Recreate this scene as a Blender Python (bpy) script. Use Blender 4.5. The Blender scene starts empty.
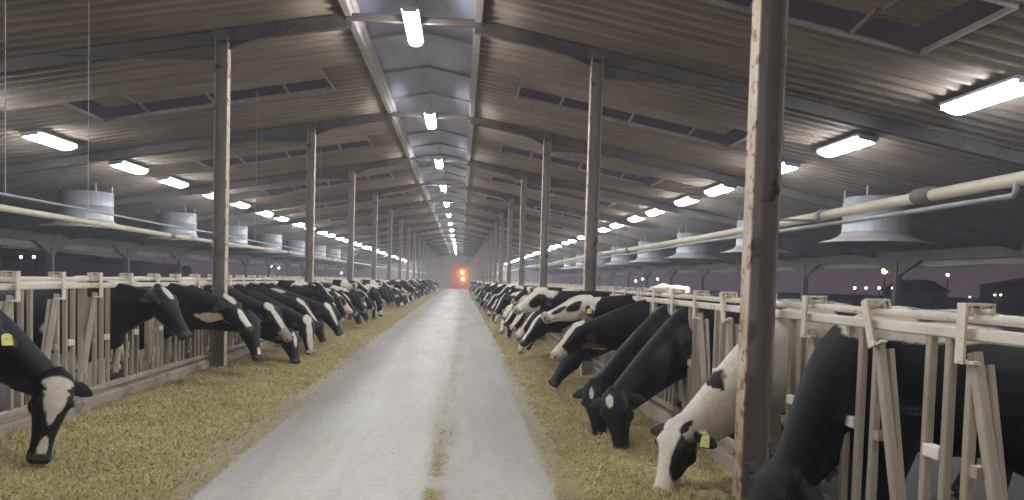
import bpy, bmesh, math, random
import numpy as np
from mathutils import Vector, Matrix, noise

random.seed(11)
RNG = np.random.default_rng(5)
SC = bpy.context.scene
COL = SC.collection
CAMH = 1.5                      # eye height above the feed alley
XC = -0.805                     # centre line of the barn
XL, XR = -3.6, 1.995            # column lines
FL, FR = -3.8, 2.2              # headlock fence lines
Y1, S = 4.85, 6.53              # first frame, frame spacing
P = 0.7256                      # stall pitch
YEND = Y1 + 17 * S              # gable end
SLOPE = 0.185
def roof_z(d): return CAMH + 3.62 - SLOPE * (abs(d) - 2.8)

# ------------------------------------------------------------------ helpers
class MB:
    def __init__(s): s.v = []; s.f = []
    def add(s, vs, fs):
        n = len(s.v); s.v += [tuple(v) for v in vs]; s.f += [tuple(i + n for i in f) for f in fs]
    def box(s, c, size, M=None):
        hx, hy, hz = size[0] / 2, size[1] / 2, size[2] / 2
        vs = [Vector((x, y, z)) for x in (-hx, hx) for y in (-hy, hy) for z in (-hz, hz)]
        if M is not None: vs = [M @ v for v in vs]
        vs = [v + Vector(c) for v in vs]
        s.add(vs, [(0, 1, 3, 2), (4, 6, 7, 5), (0, 4, 5, 1), (2, 3, 7, 6), (0, 2, 6, 4), (1, 5, 7, 3)])
    def bar(s, a, b, w, h, up=(0, 0, 1), ch=0.0):
        """rectangular tube from a to b; w across, h along 'up'; ch chamfers the corners"""
        a, b = Vector(a), Vector(b); t = (b - a).normalized(); u = Vector(up)
        u = (u - t * u.dot(t)); u = u.normalized() if u.length > 1e-4 else t.orthogonal().normalized()
        r = t.cross(u)
        w /= 2; h /= 2
        if ch > 0:
            pr = [(-w + ch, -h), (w - ch, -h), (w, -h + ch), (w, h - ch), (w - ch, h), (-w + ch, h), (-w, h - ch), (-w, -h + ch)]
        else: pr = [(-w, -h), (w, -h), (w, h), (-w, h)]
        n = len(pr)
        vs = [a + r * x + u * y for x, y in pr] + [b + r * x + u * y for x, y in pr]
        s.add(vs, [(i, (i + 1) % n, n + (i + 1) % n, n + i) for i in range(n)] + [tuple(range(n - 1, -1, -1)), tuple(range(n, 2 * n))])
    def tube(s, pts, r, n=10, cap=True):
        pts = [Vector(p) for p in pts]; rings = []
        rr = r if isinstance(r, (list, tuple)) else [r] * len(pts)
        ref = None
        for i, p in enumerate(pts):
            t = (pts[min(i + 1, len(pts) - 1)] - pts[max(i - 1, 0)]).normalized()
            if ref is None: ref = t.orthogonal().normalized()
            u = (ref - t * ref.dot(t)).normalized(); ref = u; w = t.cross(u)
            rings.append([p + (u * math.cos(2 * math.pi * k / n) + w * math.sin(2 * math.pi * k / n)) * rr[i] for k in range(n)])
        s.loft(rings, cap)
    def loft(s, rings, cap=True):
        n = len(rings[0]); b = len(s.v); fs = []
        for i in range(len(rings) - 1):
            for k in range(n):
                fs.append((i * n + k, i * n + (k + 1) % n, (i + 1) * n + (k + 1) % n, (i + 1) * n + k))
        if cap: fs += [tuple(range(n - 1, -1, -1)), tuple((len(rings) - 1) * n + k for k in range(n))]
        s.add([v for r in rings for v in r], fs)
    def ball(s, c, r, nu=12, nv=8, M=None):
        rad = r if isinstance(r, (list, tuple)) else (r, r, r); c = Vector(c); rings = []
        for i in range(nv + 1):
            th = 0.02 + (math.pi - 0.04) * i / nv
            ring = []
            for k in range(nu):
                ph = 2 * math.pi * k / nu
                v = Vector((rad[0] * math.sin(th) * math.cos(ph), rad[1] * math.sin(th) * math.sin(ph), rad[2] * math.cos(th)))
                ring.append(c + (M @ v if M is not None else v))
            rings.append(ring)
        s.loft(rings)
    def prism(s, poly, axis, lo, hi):
        """poly in the plane normal to axis ('x': (y,z), 'y': (x,z), 'z': (x,y))"""
        def pt(a, b, t): return {'x': (t, a, b), 'y': (a, t, b), 'z': (a, b, t)}[axis]
        n = len(poly)
        s.add([pt(a, b, lo) for a, b in poly] + [pt(a, b, hi) for a, b in poly],
              [(i, (i + 1) % n, n + (i + 1) % n, n + i) for i in range(n)] + [tuple(range(n - 1, -1, -1)), tuple(range(n, 2 * n))])
    def mesh(s, name, mat, smooth=False, fix=True):
        me = bpy.data.meshes.new(name); me.from_pydata(s.v, [], s.f); me.update()
        if fix:
            bm = bmesh.new(); bm.from_mesh(me); bmesh.ops.recalc_face_normals(bm, faces=bm.faces); bm.to_mesh(me); bm.free()
        if mat: me.materials.append(mat)
        if smooth: me.polygons.foreach_set('use_smooth', [True] * len(me.polygons))
        return me
    def build(s, name, mat, parent=None, smooth=False, loc=None):
        return link(name, s.mesh(name, mat, smooth), parent, loc)

def link(name, me, parent=None, loc=None, rz=None):
    o = bpy.data.objects.new(name, me); COL.objects.link(o)
    if parent: o.parent = parent
    if loc is not None: o.location = loc
    if rz is not None: o.rotation_euler = (0, 0, rz)
    return o
def tag(o, label=None, cat=None, group=None, kind=None):
    if label: o['label'] = label
    if cat: o['category'] = cat
    if group: o['group'] = group
    if kind: o['kind'] = kind
    return o
def empty(name, loc=(0, 0, 0), rz=0):
    o = bpy.data.objects.new(name, None); COL.objects.link(o); o.location = loc; o.rotation_euler = (0, 0, rz); o.empty_display_size = .1
    return o
def copy_tree(o, loc, rz=None):
    c = o.copy(); COL.objects.link(c); c.location = loc
    if rz is not None: c.rotation_euler = (0, 0, rz)
    for ch in list(o.children):
        d = ch.copy(); COL.objects.link(d); d.parent = c
        for g in list(ch.children):
            e = g.copy(); COL.objects.link(e); e.parent = d
    return c
def struct(o): o['kind'] = 'structure'; return o
ORD = ['', 'first', 'second', 'third', 'fourth', 'fifth', 'sixth', 'seventh', 'eighth', 'ninth', 'tenth', 'eleventh', 'twelfth', 'thirteenth', 'fourteenth', 'fifteenth', 'sixteenth', 'seventeenth', 'eighteenth', 'nineteenth']
TENS = {2: ('twenty', 'twentieth'), 3: ('thirty', 'thirtieth'), 4: ('forty', 'fortieth'), 5: ('fifty', 'fiftieth'), 6: ('sixty', 'sixtieth'), 7: ('seventy', 'seventieth'), 8: ('eighty', 'eightieth'), 9: ('ninety', 'ninetieth')}
def ordinal(n):
    if n >= 100: return 'hundredth' if n == 100 else 'hundred-and-' + ordinal(n - 100)
    if n < 20: return ORD[n]
    t, u = divmod(n, 10)
    return TENS[t][1] if u == 0 else TENS[t][0] + '-' + ORD[u]

# ------------------------------------------------------------------ materials
def new_mat(name):
    m = bpy.data.materials.new(name); m.use_nodes = True; nt = m.node_tree
    return m, nt, nt.nodes['Principled BSDF']
def N(nt, t, **kw):
    n = nt.nodes.new(t)
    for k, v in kw.items(): setattr(n, k, v)
    return n
def ramp(nt, fac, stops):
    r = N(nt, 'ShaderNodeValToRGB'); e = r.color_ramp.elements
    while len(e) < len(stops): e.new(0.5)
    for el, (p, c) in zip(e, stops): el.position = p; el.color = (*c, 1)
    nt.links.new(fac, r.inputs['Fac']); return r.outputs['Color']
def noise_tex(nt, scale, detail=5, rough=.55, stretch=None, coord='Object', dist=0):
    tc = N(nt, 'ShaderNodeTexCoord'); mp = N(nt, 'ShaderNodeMapping')
    if stretch: mp.inputs['Scale'].default_value = stretch
    nt.links.new(tc.outputs[coord], mp.inputs['Vector'])
    n = N(nt, 'ShaderNodeTexNoise'); n.inputs['Scale'].default_value = scale; n.inputs['Detail'].default_value = detail
    n.inputs['Roughness'].default_value = rough; n.inputs['Distortion'].default_value = dist
    nt.links.new(mp.outputs['Vector'], n.inputs['Vector']); return n.outputs['Fac']
def bump(nt, b, h, strength=.3, dist=.02):
    n = N(nt, 'ShaderNodeBump'); n.inputs['Strength'].default_value = strength; n.inputs['Distance'].default_value = dist
    nt.links.new(h, n.inputs['Height']); nt.links.new(n.outputs['Normal'], b.inputs['Normal'])
def mix(nt, fac, a, b, mode='MIX'):
    m = N(nt, 'ShaderNodeMix', data_type='RGBA', blend_type=mode)
    if isinstance(fac, (int, float)): m.inputs[0].default_value = fac
    else: nt.links.new(fac, m.inputs[0])
    for s, i in ((a, 6), (b, 7)):
        if isinstance(s, tuple): m.inputs[i].default_value = (*s, 1)
        else: nt.links.new(s, m.inputs[i])
    return m.outputs[2]
def noisy(name, c1, c2, scale, rough=.6, metal=0., stretch=None, c3=None, s3=3., lo=.62, hi=.7, bmp=.15, bs=None):
    m, nt, b = new_mat(name)
    col = ramp(nt, noise_tex(nt, scale, stretch=stretch), [(.3, c1), (.7, c2)])
    if c3:
        f = ramp(nt, noise_tex(nt, s3, 6, .65), [(lo, (0, 0, 0)), (hi, (1, 1, 1))])
        col = mix(nt, f, col, c3)
    nt.links.new(col, b.inputs['Base Color']); b.inputs['Roughness'].default_value = rough; b.inputs['Metallic'].default_value = metal
    if bmp: bump(nt, b, noise_tex(nt, bs or scale * 4, 4), bmp, .01)
    return m
M = {}
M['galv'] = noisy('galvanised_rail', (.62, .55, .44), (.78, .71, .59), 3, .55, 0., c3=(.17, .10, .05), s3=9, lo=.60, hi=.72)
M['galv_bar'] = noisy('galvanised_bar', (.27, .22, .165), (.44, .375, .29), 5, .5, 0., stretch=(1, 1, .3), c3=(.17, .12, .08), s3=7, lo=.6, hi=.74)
M['spacer'] = noisy('bright_steel', (.70, .66, .58), (.80, .76, .68), 8, .45)
M['pipe'] = noisy('painted_pipe', (.66, .59, .45), (.8, .73, .58), 4, .4, c3=(.3, .2, .1), s3=3, lo=.66, hi=.72)
M['wire'] = noisy('grey_conduit', (.35, .35, .37), (.5, .5, .52), 5, .5)
M['steel_web'] = noisy('dark_steel', (.19, .165, .15), (.32, .28, .255), 3, .6, stretch=(1, 1, .3), c3=(.06, .045, .035), s3=4, lo=.58, hi=.66)
M['steel_flange'] = noisy('worn_flange', (.42, .33, .23), (.62, .53, .40), 6, .5, stretch=(1, 1, .35), c3=(.25, .115, .045), s3=9, lo=.52, hi=.6)
M['beam'] = noisy('rafter_steel', (.075, .062, .055), (.13, .108, .095), 3, .7)
M['roof'] = None
def roof_mat():
    m, nt, b = new_mat('corrugated_roof')
    c = ramp(nt, noise_tex(nt, .5, 6, .6, stretch=(1, .5, 1)), [(.3, (.20, .155, .118)), (.7, (.34, .275, .215))])
    f = ramp(nt, noise_tex(nt, 1.2, 6, .7, stretch=(.25, 5, 1)), [(.42, (0, 0, 0)), (.75, (1, 1, 1))])
    c = mix(nt, f, c, (.14, .108, .086))
    nt.links.new(c, b.inputs['Base Color']); b.inputs['Roughness'].default_value = .7
    return m
M['roof'] = roof_mat()
M['trim'] = noisy('pale_trim', (.34, .305, .28), (.47, .43, .40), 3, .6)
M['hatchframe'] = noisy('hatch_frame', (.22, .19, .165), (.34, .30, .27), 3, .6)
M['hatchcover'] = noisy('hatch_cover', (.26, .20, .16), (.36, .29, .235), 2, .7)
def ridge_mat():
    m, nt, b = new_mat('ridge_sheet')
    c = ramp(nt, noise_tex(nt, .8, 5, .6), [(.3, (.27, .28, .38)), (.7, (.38, .39, .50))])
    nt.links.new(c, b.inputs['Base Color']); b.inputs['Roughness'].default_value = .5
    return m
M['ridge'] = ridge_mat()
def road_mat():
    m, nt, b = new_mat('worn_concrete')
    c = ramp(nt, noise_tex(nt, .7, 8, .62, stretch=(1, .22, 1)), [(.3, (.40, .375, .325)), (.7, (.60, .575, .53))])
    f = ramp(nt, noise_tex(nt, 1.6, 7, .7, stretch=(1.4, .12, 1)), [(.45, (0, 0, 0)), (.8, (1, 1, 1))])
    c = mix(nt, f, c, (.66, .655, .64))
    g = ramp(nt, noise_tex(nt, 14, 6, .7), [(.35, (.84, .83, .80)), (.65, (1, 1, 1))])
    c = mix(nt, 1., c, g, 'MULTIPLY')
    h = ramp(nt, noise_tex(nt, .9, 6, .7, stretch=(1.3, .3, 1)), [(.6, (0, 0, 0)), (.76, (1, 1, 1))])
    c = mix(nt, h, c, (.40, .36, .235))
    nt.links.new(c, b.inputs['Base Color'])
    r = ramp(nt, noise_tex(nt, 1.1, 5, .6, stretch=(1.2, .3, 1)), [(.3, (.42, .42, .42)), (.7, (.7, .7, .7))])
    nt.links.new(r, b.inputs['Roughness']); bump(nt, b, noise_tex(nt, 40, 6), .12, .01)
    return m
M['road'] = road_mat()
M['curb'] = noisy('curb_concrete', (.24, .195, .15), (.40, .34, .265), 2.2, .8, stretch=(1, .5, 1), c3=(.14, .115, .09), s3=3, lo=.52, hi=.66, bmp=.25)
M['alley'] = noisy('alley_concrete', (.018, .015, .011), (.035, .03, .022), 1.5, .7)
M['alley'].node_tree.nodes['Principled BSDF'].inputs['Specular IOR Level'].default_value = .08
M['outside'] = noisy('yard_ground', (.03, .028, .03), (.05, .048, .05), .3, .9, bmp=0)
M['haybase'] = noisy('feed_mat', (.25, .20, .075), (.44, .37, .17), 9, .9, c3=(.18, .155, .045), s3=3.5, lo=.5, hi=.7, bmp=.6)
def strand_mat():
    m, nt, b = new_mat('hay_strand')
    a = N(nt, 'ShaderNodeAttribute', attribute_name='tint')
    nt.links.new(a.outputs['Color'], b.inputs['Base Color']); b.inputs['Roughness'].default_value = .75
    return m
M['strand'] = strand_mat()
def coat_mat():
    m, nt, b = new_mat('cow_coat')
    a = N(nt, 'ShaderNodeAttribute', attribute_name='coat')
    g = ramp(nt, noise_tex(nt, 22, 6, .7), [(.3, (.80, .78, .74)), (.65, (1, 1, 1))])
    c = mix(nt, 1., a.outputs['Color'], g, 'MULTIPLY')
    nt.links.new(c, b.inputs['Base Color']); b.inputs['Roughness'].default_value = .62
    b.inputs['Specular IOR Level'].default_value = .38; b.inputs['Sheen Weight'].default_value = .03; b.inputs['Sheen Roughness'].default_value = .4
    bump(nt, b, noise_tex(nt, 160, 3, .6, stretch=(1, 1, .4)), .12, .004)
    return m
M['coat'] = coat_mat()
def plain(name, c, rough=.5, metal=0, emit=None, es=0):
    m, nt, b = new_mat(name); b.inputs['Base Color'].default_value = (*c, 1); b.inputs['Roughness'].default_value = rough; b.inputs['Metallic'].default_value = metal
    if emit: b.inputs['Emission Color'].default_value = (*emit, 1); b.inputs['Emission Strength'].default_value = es
    return m
M['eye'] = plain('cow_eye', (.008, .006, .005), .08)
M['tag'] = noisy('yellow_tag', (.62, .55, .12), (.72, .66, .2), 20, .45, bmp=0)
M['housing'] = noisy('lamp_housing', (.5, .52, .56), (.6, .62, .66), 6, .4, bmp=0)
LAMP = 26.0
M['lens_side'] = plain('lamp_lens', (.9, .9, .9), .4, 0, (.90, .94, 1.0), LAMP)
M['lens_ridge'] = plain('lamp_lens_ridge', (.9, .9, .9), .4, 0, (.97, .97, 1.0), LAMP)
M['orange'] = plain('sodium_lamp', (.9, .5, .2), .4, 0, (1, .42, .12), 5)
M['orange_door'] = plain('door_lamp', (.9, .4, .2), .4, 0, (1, .42, .16), 16)
M['whitelamp'] = plain('yard_lamp', (.9, .9, .9), .4, 0, (1, .84, .70), 3.5)
M['drum'] = noisy('fan_drum', (.15, .15, .155), (.23, .23, .24), 2, .6, .1, stretch=(3, 3, .3), bmp=0)
M['skirt'] = noisy('fan_skirt', (.13, .115, .11), (.19, .17, .16), 2, .6, bmp=0)
M['grille'] = noisy('fan_grille', (.1, .1, .1), (.16, .16, .16), 4, .5, bmp=0)
M['curtain'] = noisy('wind_curtain', (.24, .22, .20), (.34, .32, .29), 1.2, .8, stretch=(1, .3, 3), bmp=.2)
M['barnroof'] = noisy('far_roof', (.02, .016, .018), (.03, .025, .028), .6, .9, bmp=0)
M['barnwall'] = noisy('far_wall', (.08, .06, .055), (.12, .09, .08), .8, .9, bmp=0)
M['reddoor'] = noisy('rust_red_door', (.36, .15, .07), (.46, .20, .09), 2, .6, stretch=(4, 1, .3))
M['gable'] = noisy('gable_sheet', (.22, .19, .19), (.30, .27, .27), 1.5, .7, stretch=(4, 1, .3))
M['pole'] = noisy('lamp_pole', (.05, .05, .05), (.08, .08, .08), 2, .6, bmp=0)

# ------------------------------------------------------------------ camera
yaw, pitch, roll, ppy = .0701, -.0423, .0288, 311.97
def rotm():
    c, s = math.cos(yaw), math.sin(yaw); A = Matrix(((c, -s, 0), (s, c, 0), (0, 0, 1)))
    c, s = math.cos(pitch), math.sin(pitch); B = Matrix(((1, 0, 0), (0, c, s), (0, -s, c)))
    c, s = math.cos(roll), math.sin(roll); C = Matrix(((c, 0, s), (0, 1, 0), (-s, 0, c)))
    return C @ B @ A
R = rotm()      # world -> (right, forward, up)
cam = bpy.data.cameras.new('camera'); co = bpy.data.objects.new('camera', cam); COL.objects.link(co)
right, fwd, up = R[0], R[1], R[2]
m4 = Matrix.Identity(4)
for i in range(3):
    m4[i][0] = right[i]; m4[i][1] = up[i]; m4[i][2] = -fwd[i]
m4[2][3] = CAMH
co.matrix_world = m4
cam.sensor_fit = 'HORIZONTAL'; cam.sensor_width = 36; cam.lens = 740 / 1024 * 36
cam.shift_y = (ppy - 250) / 1024
cam.clip_start = .05; cam.clip_end = 600
SC.camera = co

# ------------------------------------------------------------------ setting
Y0 = -3.0
g = MB(); g.box((0, 80, -.16), (400, 420, .1)); struct(g.build('ground', M['outside']))
fl = MB(); fl.box(((FL + FR) / 2, (Y0 + YEND) / 2, -.05), (FR - FL, YEND - Y0, .1)); struct(fl.build('floor', M['road']))
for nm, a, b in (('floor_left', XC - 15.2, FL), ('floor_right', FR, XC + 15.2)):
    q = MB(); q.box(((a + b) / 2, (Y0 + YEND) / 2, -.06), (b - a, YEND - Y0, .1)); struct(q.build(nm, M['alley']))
for nm, x in (('trim_left', FL), ('trim_right', FR)):       # the feed kerbs under the fences
    q = MB(); h = .19; sgn = -1 if x < 0 else 1
    a, b = x - sgn * .09, x + sgn * .1
    q.prism([(a, -.02), (a + sgn * .008, h - .02), (a + sgn * .03, h), (b, h), (b, -.02)], 'y', Y0, YEND)
    struct(q.build(nm, M['curb']))

# corrugated roof with hatch openings
HATCH_D = (1.86, 6.4); HATCH_W = .80
frames = [Y1 + k * S for k in range(-1, 18)]
hatch_y = [Y1 + (k + .5) * S for k in range(-1, 17)]
PIT = .28
def corrugated(name, sgn):
    ys = np.arange(Y0, YEND + .02, PIT / 8)
    ds = [.93, HATCH_D[0], 2.8, 4.6, HATCH_D[1], 9, 12, 15.9]
    amp = .026 * np.clip(1.9 * np.cos(2 * np.pi * ys / PIT), -1, 1)
    ny = len(ys); V = np.zeros((len(ds), ny, 3))
    for i, d in enumerate(ds):
        V[i, :, 0] = XC + sgn * d; V[i, :, 1] = ys; V[i, :, 2] = roof_z(d) + amp
    hole = np.zeros(ny - 1, bool)
    for hy in hatch_y: hole |= (ys[:-1] > hy - HATCH_W) & (ys[1:] < hy + HATCH_W)
    F = []
    for i in range(len(ds) - 1):
        inh = ds[i] >= HATCH_D[0] - .01 and ds[i + 1] <= HATCH_D[1] + .01
        for j in range(ny - 1):
            if inh and hole[j]: continue
            a = i * ny + j; F.append((a, a + 1, a + ny + 1, a + ny))
    me = bpy.data.meshes.new(name); me.from_pydata(V.reshape(-1, 3).tolist(), [], F); me.materials.append(M['roof'])
    me.polygons.foreach_set('use_smooth', [True] * len(F)); me.update()
    o = link(name, me); md = o.modifiers.new('thick', 'SOLIDIFY'); md.thickness = .012; md.offset = 1 if sgn < 0 else -1
    struct(o)
corrugated('ceiling_left', -1); corrugated('ceiling_right', 1)
# raised ridge cap over the open ridge
RZ = CAMH + 4.22
rc = MB()
for a, b in ((-1.12, 0), (0, 1.12)):
    za, zb = RZ + .22 - abs(a) * .2, RZ + .22 - abs(b) * .2
    rc.add([(XC + a, Y0, za), (XC + b, Y0, zb), (XC + b, YEND, zb), (XC + a, YEND, za), (XC + a, Y0, za + .02), (XC + b, Y0, zb + .02), (XC + b, YEND, zb + .02), (XC + a, YEND, za + .02)],
           [(0, 1, 2, 3), (7, 6, 5, 4), (0, 4, 5, 1), (2, 6, 7, 3), (0, 3, 7, 4), (1, 5, 6, 2)])
struct(rc.build('ceiling_ridge', M['ridge']))
for nm, s_ in (('trim_ridge_left', -1), ('trim_ridge_right', 1)):
    q = MB(); q.box((XC + s_ * .97, (Y0 + YEND) / 2, roof_z(.93) - .02), (.10, YEND - Y0, .15))
    q.box((XC + s_ * .91, (Y0 + YEND) / 2, roof_z(.93) + .13), (.025, YEND - Y0, .2))
    struct(q.build(nm, M['trim']))
# gable end
ge = MB()
def gable_top(x): return roof_z(max(abs(x - XC), .9)) - .02
DX0, DX1, DH = XC - .95, XC + 2.05, 3.6
ge.prism([(XC - 15, 0), (DX0, 0), (DX0, gable_top(DX0)), (XC - 15, gable_top(XC - 15))], 'y', YEND, YEND + .1)
ge.prism([(DX1, 0), (XC + 15, 0), (XC + 15, gable_top(XC + 15)), (DX1, gable_top(DX1))], 'y', YEND, YEND + .1)
ge.prism([(DX0, DH), (DX1, DH), (DX1, gable_top(DX1)), (XC + .9, RZ), (XC - .9, RZ), (DX0, gable_top(DX0))], 'y', YEND, YEND + .1)
struct(ge.build('wall_back', M['gable']))
door = MB()
door.box(((DX0 + DX1) / 2, YEND + .04, DH / 2), (DX1 - DX0 - .02, .06, DH - .02))
for k in range(5): door.box(((DX0 + DX1) / 2, YEND + .0, .3 + k * .75), (DX1 - DX0 - .1, .03, .06))
struct(door.build('door_1', M['reddoor']))

# rafters, eave beams
for k, fy in enumerate(frames):
    for sgn in (-1, 1):
        q = MB()
        a = Vector((XC + sgn * .93, fy, roof_z(.93) - .14)); b = Vector((XC + sgn * 15.2, fy, roof_z(15.2) - .14))
        nrm = Vector((sgn * SLOPE, 0, 1)).normalized()
        q.bar(a, b, .008, .2, nrm)
        q.bar(a + nrm * .1, b + nrm * .1, .1, .012, nrm); q.bar(a - nrm * .1, b - nrm * .1, .1, .012, nrm)
        struct(q.build('roof_beam', M['beam']))
    q = MB(); q.bar((XC - 1.0, fy, roof_z(.93) - .10), (XC + 1.0, fy, roof_z(.93) - .10), .06, .10)
    struct(q.build('roof_beam', M['beam']))
for fy in np.arange(Y1 - S, YEND, S / 3):
    q = MB()
    for s_ in (-1, 1): q.bar((XC + s_ * 1.1, fy, RZ - .03), (XC, fy, RZ + .19), .05, .05)
    struct(q.build('roof_beam', M['trim']))
for sgn, nm in ((-1, 'eave_beam'), (1, 'eave_beam')):
    q = MB(); q.box((XC + sgn * 15.0, (Y0 + YEND) / 2, roof_z(15) - .22), (.14, YEND - Y0, .3)); struct(q.build(nm, M['beam']))

# ------------------------------------------------------------------ steel columns (aisle)
SIDE = {-1: 'left', 1: 'right'}
def column_mesh_set(sgn):
    """I-section, web in the frame plane; flanges face the aisle and the stalls; sgn: outward direction"""
    zt = roof_z(2.8) - .16
    w = MB(); w.box((0, 0, zt / 2), (.164, .012, zt))
    fi = MB(); fi.box((-sgn * .088, 0, zt / 2), (.012, .145, zt))
    fo = MB(); fo.box((sgn * .088, 0, zt / 2), (.012, .145, zt))
    bp = MB(); bp.box((0, 0, .012), (.30, .26, .024))
    for x in (-.11, .11):
        for y in (-.09, .09): bp.tube([(x, y, .02), (x, y, .06)], .014, 6)
    hn = MB(); z0 = zt + .12
    zz = lambda dx: z0 - SLOPE * dx * 1.0
    # outer haunch (long) and inner haunch (short), plates plus soffit flange
    for d0, d1, dep in ((.1, 2.3, .42), (-.1, -1.1, .30)):
        x0, x1 = sgn * d0, sgn * d1
        poly = [(x0, zz(d0) - .0), (x1, zz(d1) - .0), (x1, zz(d1) - .06), (x0, zz(d0) - dep)]
        hn.prism(poly, 'y', -.006, .006)
        hn.bar((x1, 0, zz(d1) - .06), (x0, 0, zz(d0) - dep), .1, .012)
    hn.box((0, 0, zt + .03), (.3, .14, .16))
    return (w.mesh('web', M['steel_web']), fi.mesh('flange', M['steel_flange']), fo.mesh('flange', M['steel_web']), bp.mesh('base_plate', M['steel_web']), hn.mesh('haunch', M['beam']))
for sgn, x in ((-1, XL), (1, XR)):
    ms = column_mesh_set(sgn)
    n = 0
    for k in range(0, 17):
        fy = Y1 + k * S
        if sgn < 0 and k == 0: continue
        n += 1
        c = empty('steel_column', (x, fy, 0))
        if sgn > 0 and n == 1: lab = 'tall rusty steel column close up, its peeling pale flange cutting through the right feed fence'
        else: lab = f'dark steel roof column, {ordinal(n)} from the camera along the {SIDE[sgn]} feed fence'
        tag(c, lab, 'column', f'steel columns along the {SIDE[sgn]} fence', 'thing')
        for nm, me in zip(('web', 'flange', 'flange', 'base_plate', 'haunch'), ms): link(nm, me, c)
# bolt holes / clip on the nearest column
# ------------------------------------------------------------------ eave posts + rolled wind curtains
def eave_meshes(sgn):
    zt = roof_z(15) - .37
    p = MB(); p.box((0, 0, zt / 2), (.2, .2, zt))
    h = MB()
    for s_ in (-1, 1):
        h.prism([(s_ * .1, zt), (s_ * 1.25, zt), (s_ * .1, zt - .5)], 'x', -.06, .06)
    b = MB(); b.box((0, 0, .02), (.34, .34, .04))
    return p.mesh('post', M['beam']), h.mesh('knee_brace', M['beam']), b.mesh('base_plate', M['beam'])
for sgn in (-1, 1):
    ms = eave_meshes(sgn); n = 0
    for k in range(1, 17):
        fy = Y1 + k * S + (-1.2 if sgn > 0 else -1.2); n += 1
        if k > 13: break
        c = empty('eave_post', (XC + sgn * 15.0, fy, 0))
        tag(c, f'dark eave post with sloping knee braces, {ordinal(n)} along the open {SIDE[sgn]} side', 'post', f'eave posts on the {SIDE[sgn]}', 'thing')
        for nm, me in zip(('post', 'knee_brace', 'base_plate'), ms): link(nm, me, c)
    q = MB(); zc = CAMH + (.97 if sgn > 0 else .9)
    for dz, r in ((0, .13), (-.1, .09), (.12, .1)):
        q.tube([(XC + sgn * 15.25, Y, zc + dz + .02 * math.sin(Y * 1.7)) for Y in np.arange(4, YEND, 1.1)], r, 10)
    tag(q.build('rolled_curtain', M['curtain'], None, True), f'grey rolled wind curtain hanging under the {SIDE[sgn]} eave', 'curtain')

# ------------------------------------------------------------------ roof hatches
def hatch_meshes(sgn):
    d0, d1, w = HATCH_D[0], HATCH_D[1], HATCH_W
    z0, z1 = -SLOPE * d0, -SLOPE * d1
    X = lambda d: sgn * d
    fr = MB()
    nrm = Vector((sgn * SLOPE, 0, 1)).normalized()
    for y in (-w, w): fr.bar((X(d0), y, z0), (X(d1), y, z1), .025, .07, nrm)
    for d, z in ((d0, z0), (d1, z1)): fr.bar((X(d), -w, z), (X(d), w, z), .035, .07, nrm)
    cv = MB()      # raised cover sheet, hinged above the near edge and lifted along the far edge
    up_ = .13
    n = 30; vs = []; fs = []
    for i in range(n + 1):
        y = -w - .12 + (2 * w - .22) * i / n; zc = .008 * math.cos(i * 2.1) + up_ * (.8 + .2 * i / n)
        vs += [(X(d0 - .05), y, z0 + zc), (X(d1 - .28), y, z1 + .28 * SLOPE + zc), (X(d0 - .05), y, z0 + zc + .012), (X(d1 - .28), y, z1 + .28 * SLOPE + zc + .012)]
    for i in range(n):
        a, b = i * 4, i * 4 + 4
        fs += [(a, b, b + 1, a + 1), (a + 2, a + 3, b + 3, b + 2)]
    fs += [(0, 1, 3, 2), (n * 4, n * 4 + 2, n * 4 + 3, n * 4 + 1)]
    cv.add(vs, fs)
    br = []
    for t in (.2, .52, .8):
        q = MB(); d = d0 + (d1 - d0) * t; z = -SLOPE * d
        q.bar((X(d), w - .02, z + .03), (X(d), w * .25, z + up_ * .85), .05, .03); q.bar((X(d + .06), w * .2, z + up_ * .8), (X(d + .06), -w * .7, z + up_ * .6), .05, .03)
        br.append(q)
    return fr.mesh('frame', M['hatchframe']), cv.mesh('cover', M['hatchcover'], fix=False), [q.mesh('bracket', M['hatchframe']) for q in br]
for sgn in (-1, 1):
    fr, cv, br = hatch_meshes(sgn); n = 0
    for k, hy in enumerate(hatch_y):
        if k == 0 or k > 12: continue
        if sgn < 0 and k == 1: continue
        n += 1
        o = empty('roof_hatch', (XC, hy, CAMH + 3.62 + SLOPE * 2.8))
        lab = f'long dark vent hatch in the {SIDE[sgn]} roof slope, {ordinal(n)} from the camera'
        tag(o, lab, 'roof hatch', f'vent hatches in the {SIDE[sgn]} roof slope', 'thing')
        link('frame', fr, o); link('cover', cv, o)
        for b in br: link('bracket', b, o)

# ------------------------------------------------------------------ lamps
def lamp_meshes(L, W, lens, long_rod):
    h = MB(); h.bar((0, -L / 2 - .05, .055), (0, L / 2 + .05, .055), W + .04, .05, (0, 0, 1), .012)
    for y in (-L / 2 - .06, L / 2 + .06): h.box((0, y, .02), (W * .9, .04, .07))
    e = MB(); n = 8; prof = []
    for i in range(n + 1):
        a = math.pi * i / n; prof.append((W / 2 * math.cos(a), .03 - .085 * math.sin(a)))
    e.prism(prof, 'y', -L / 2, L / 2)
    r = MB()
    for y in (-L * .35, L * .35): r.tube([(0, y, .07), (0, y, long_rod)], .008, 6)
    return h.mesh('housing', M['housing']), e.mesh('lens', lens), r.mesh('hanger', M['wire'])
rid = lamp_meshes(1.35, .22, M['lens_ridge'], .62)
sid = lamp_meshes(1.35, .36, M['lens_side'], .10)
def lamp(ms, loc, lab, grp, ry=0):
    o = empty('strip_lamp', loc); o.rotation_euler = (0, ry, 0)
    tag(o, lab, 'lamp', grp)
    for nm, me in zip(('housing', 'lens', 'hanger'), ms): link(nm, me, o)
n = 0
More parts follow.
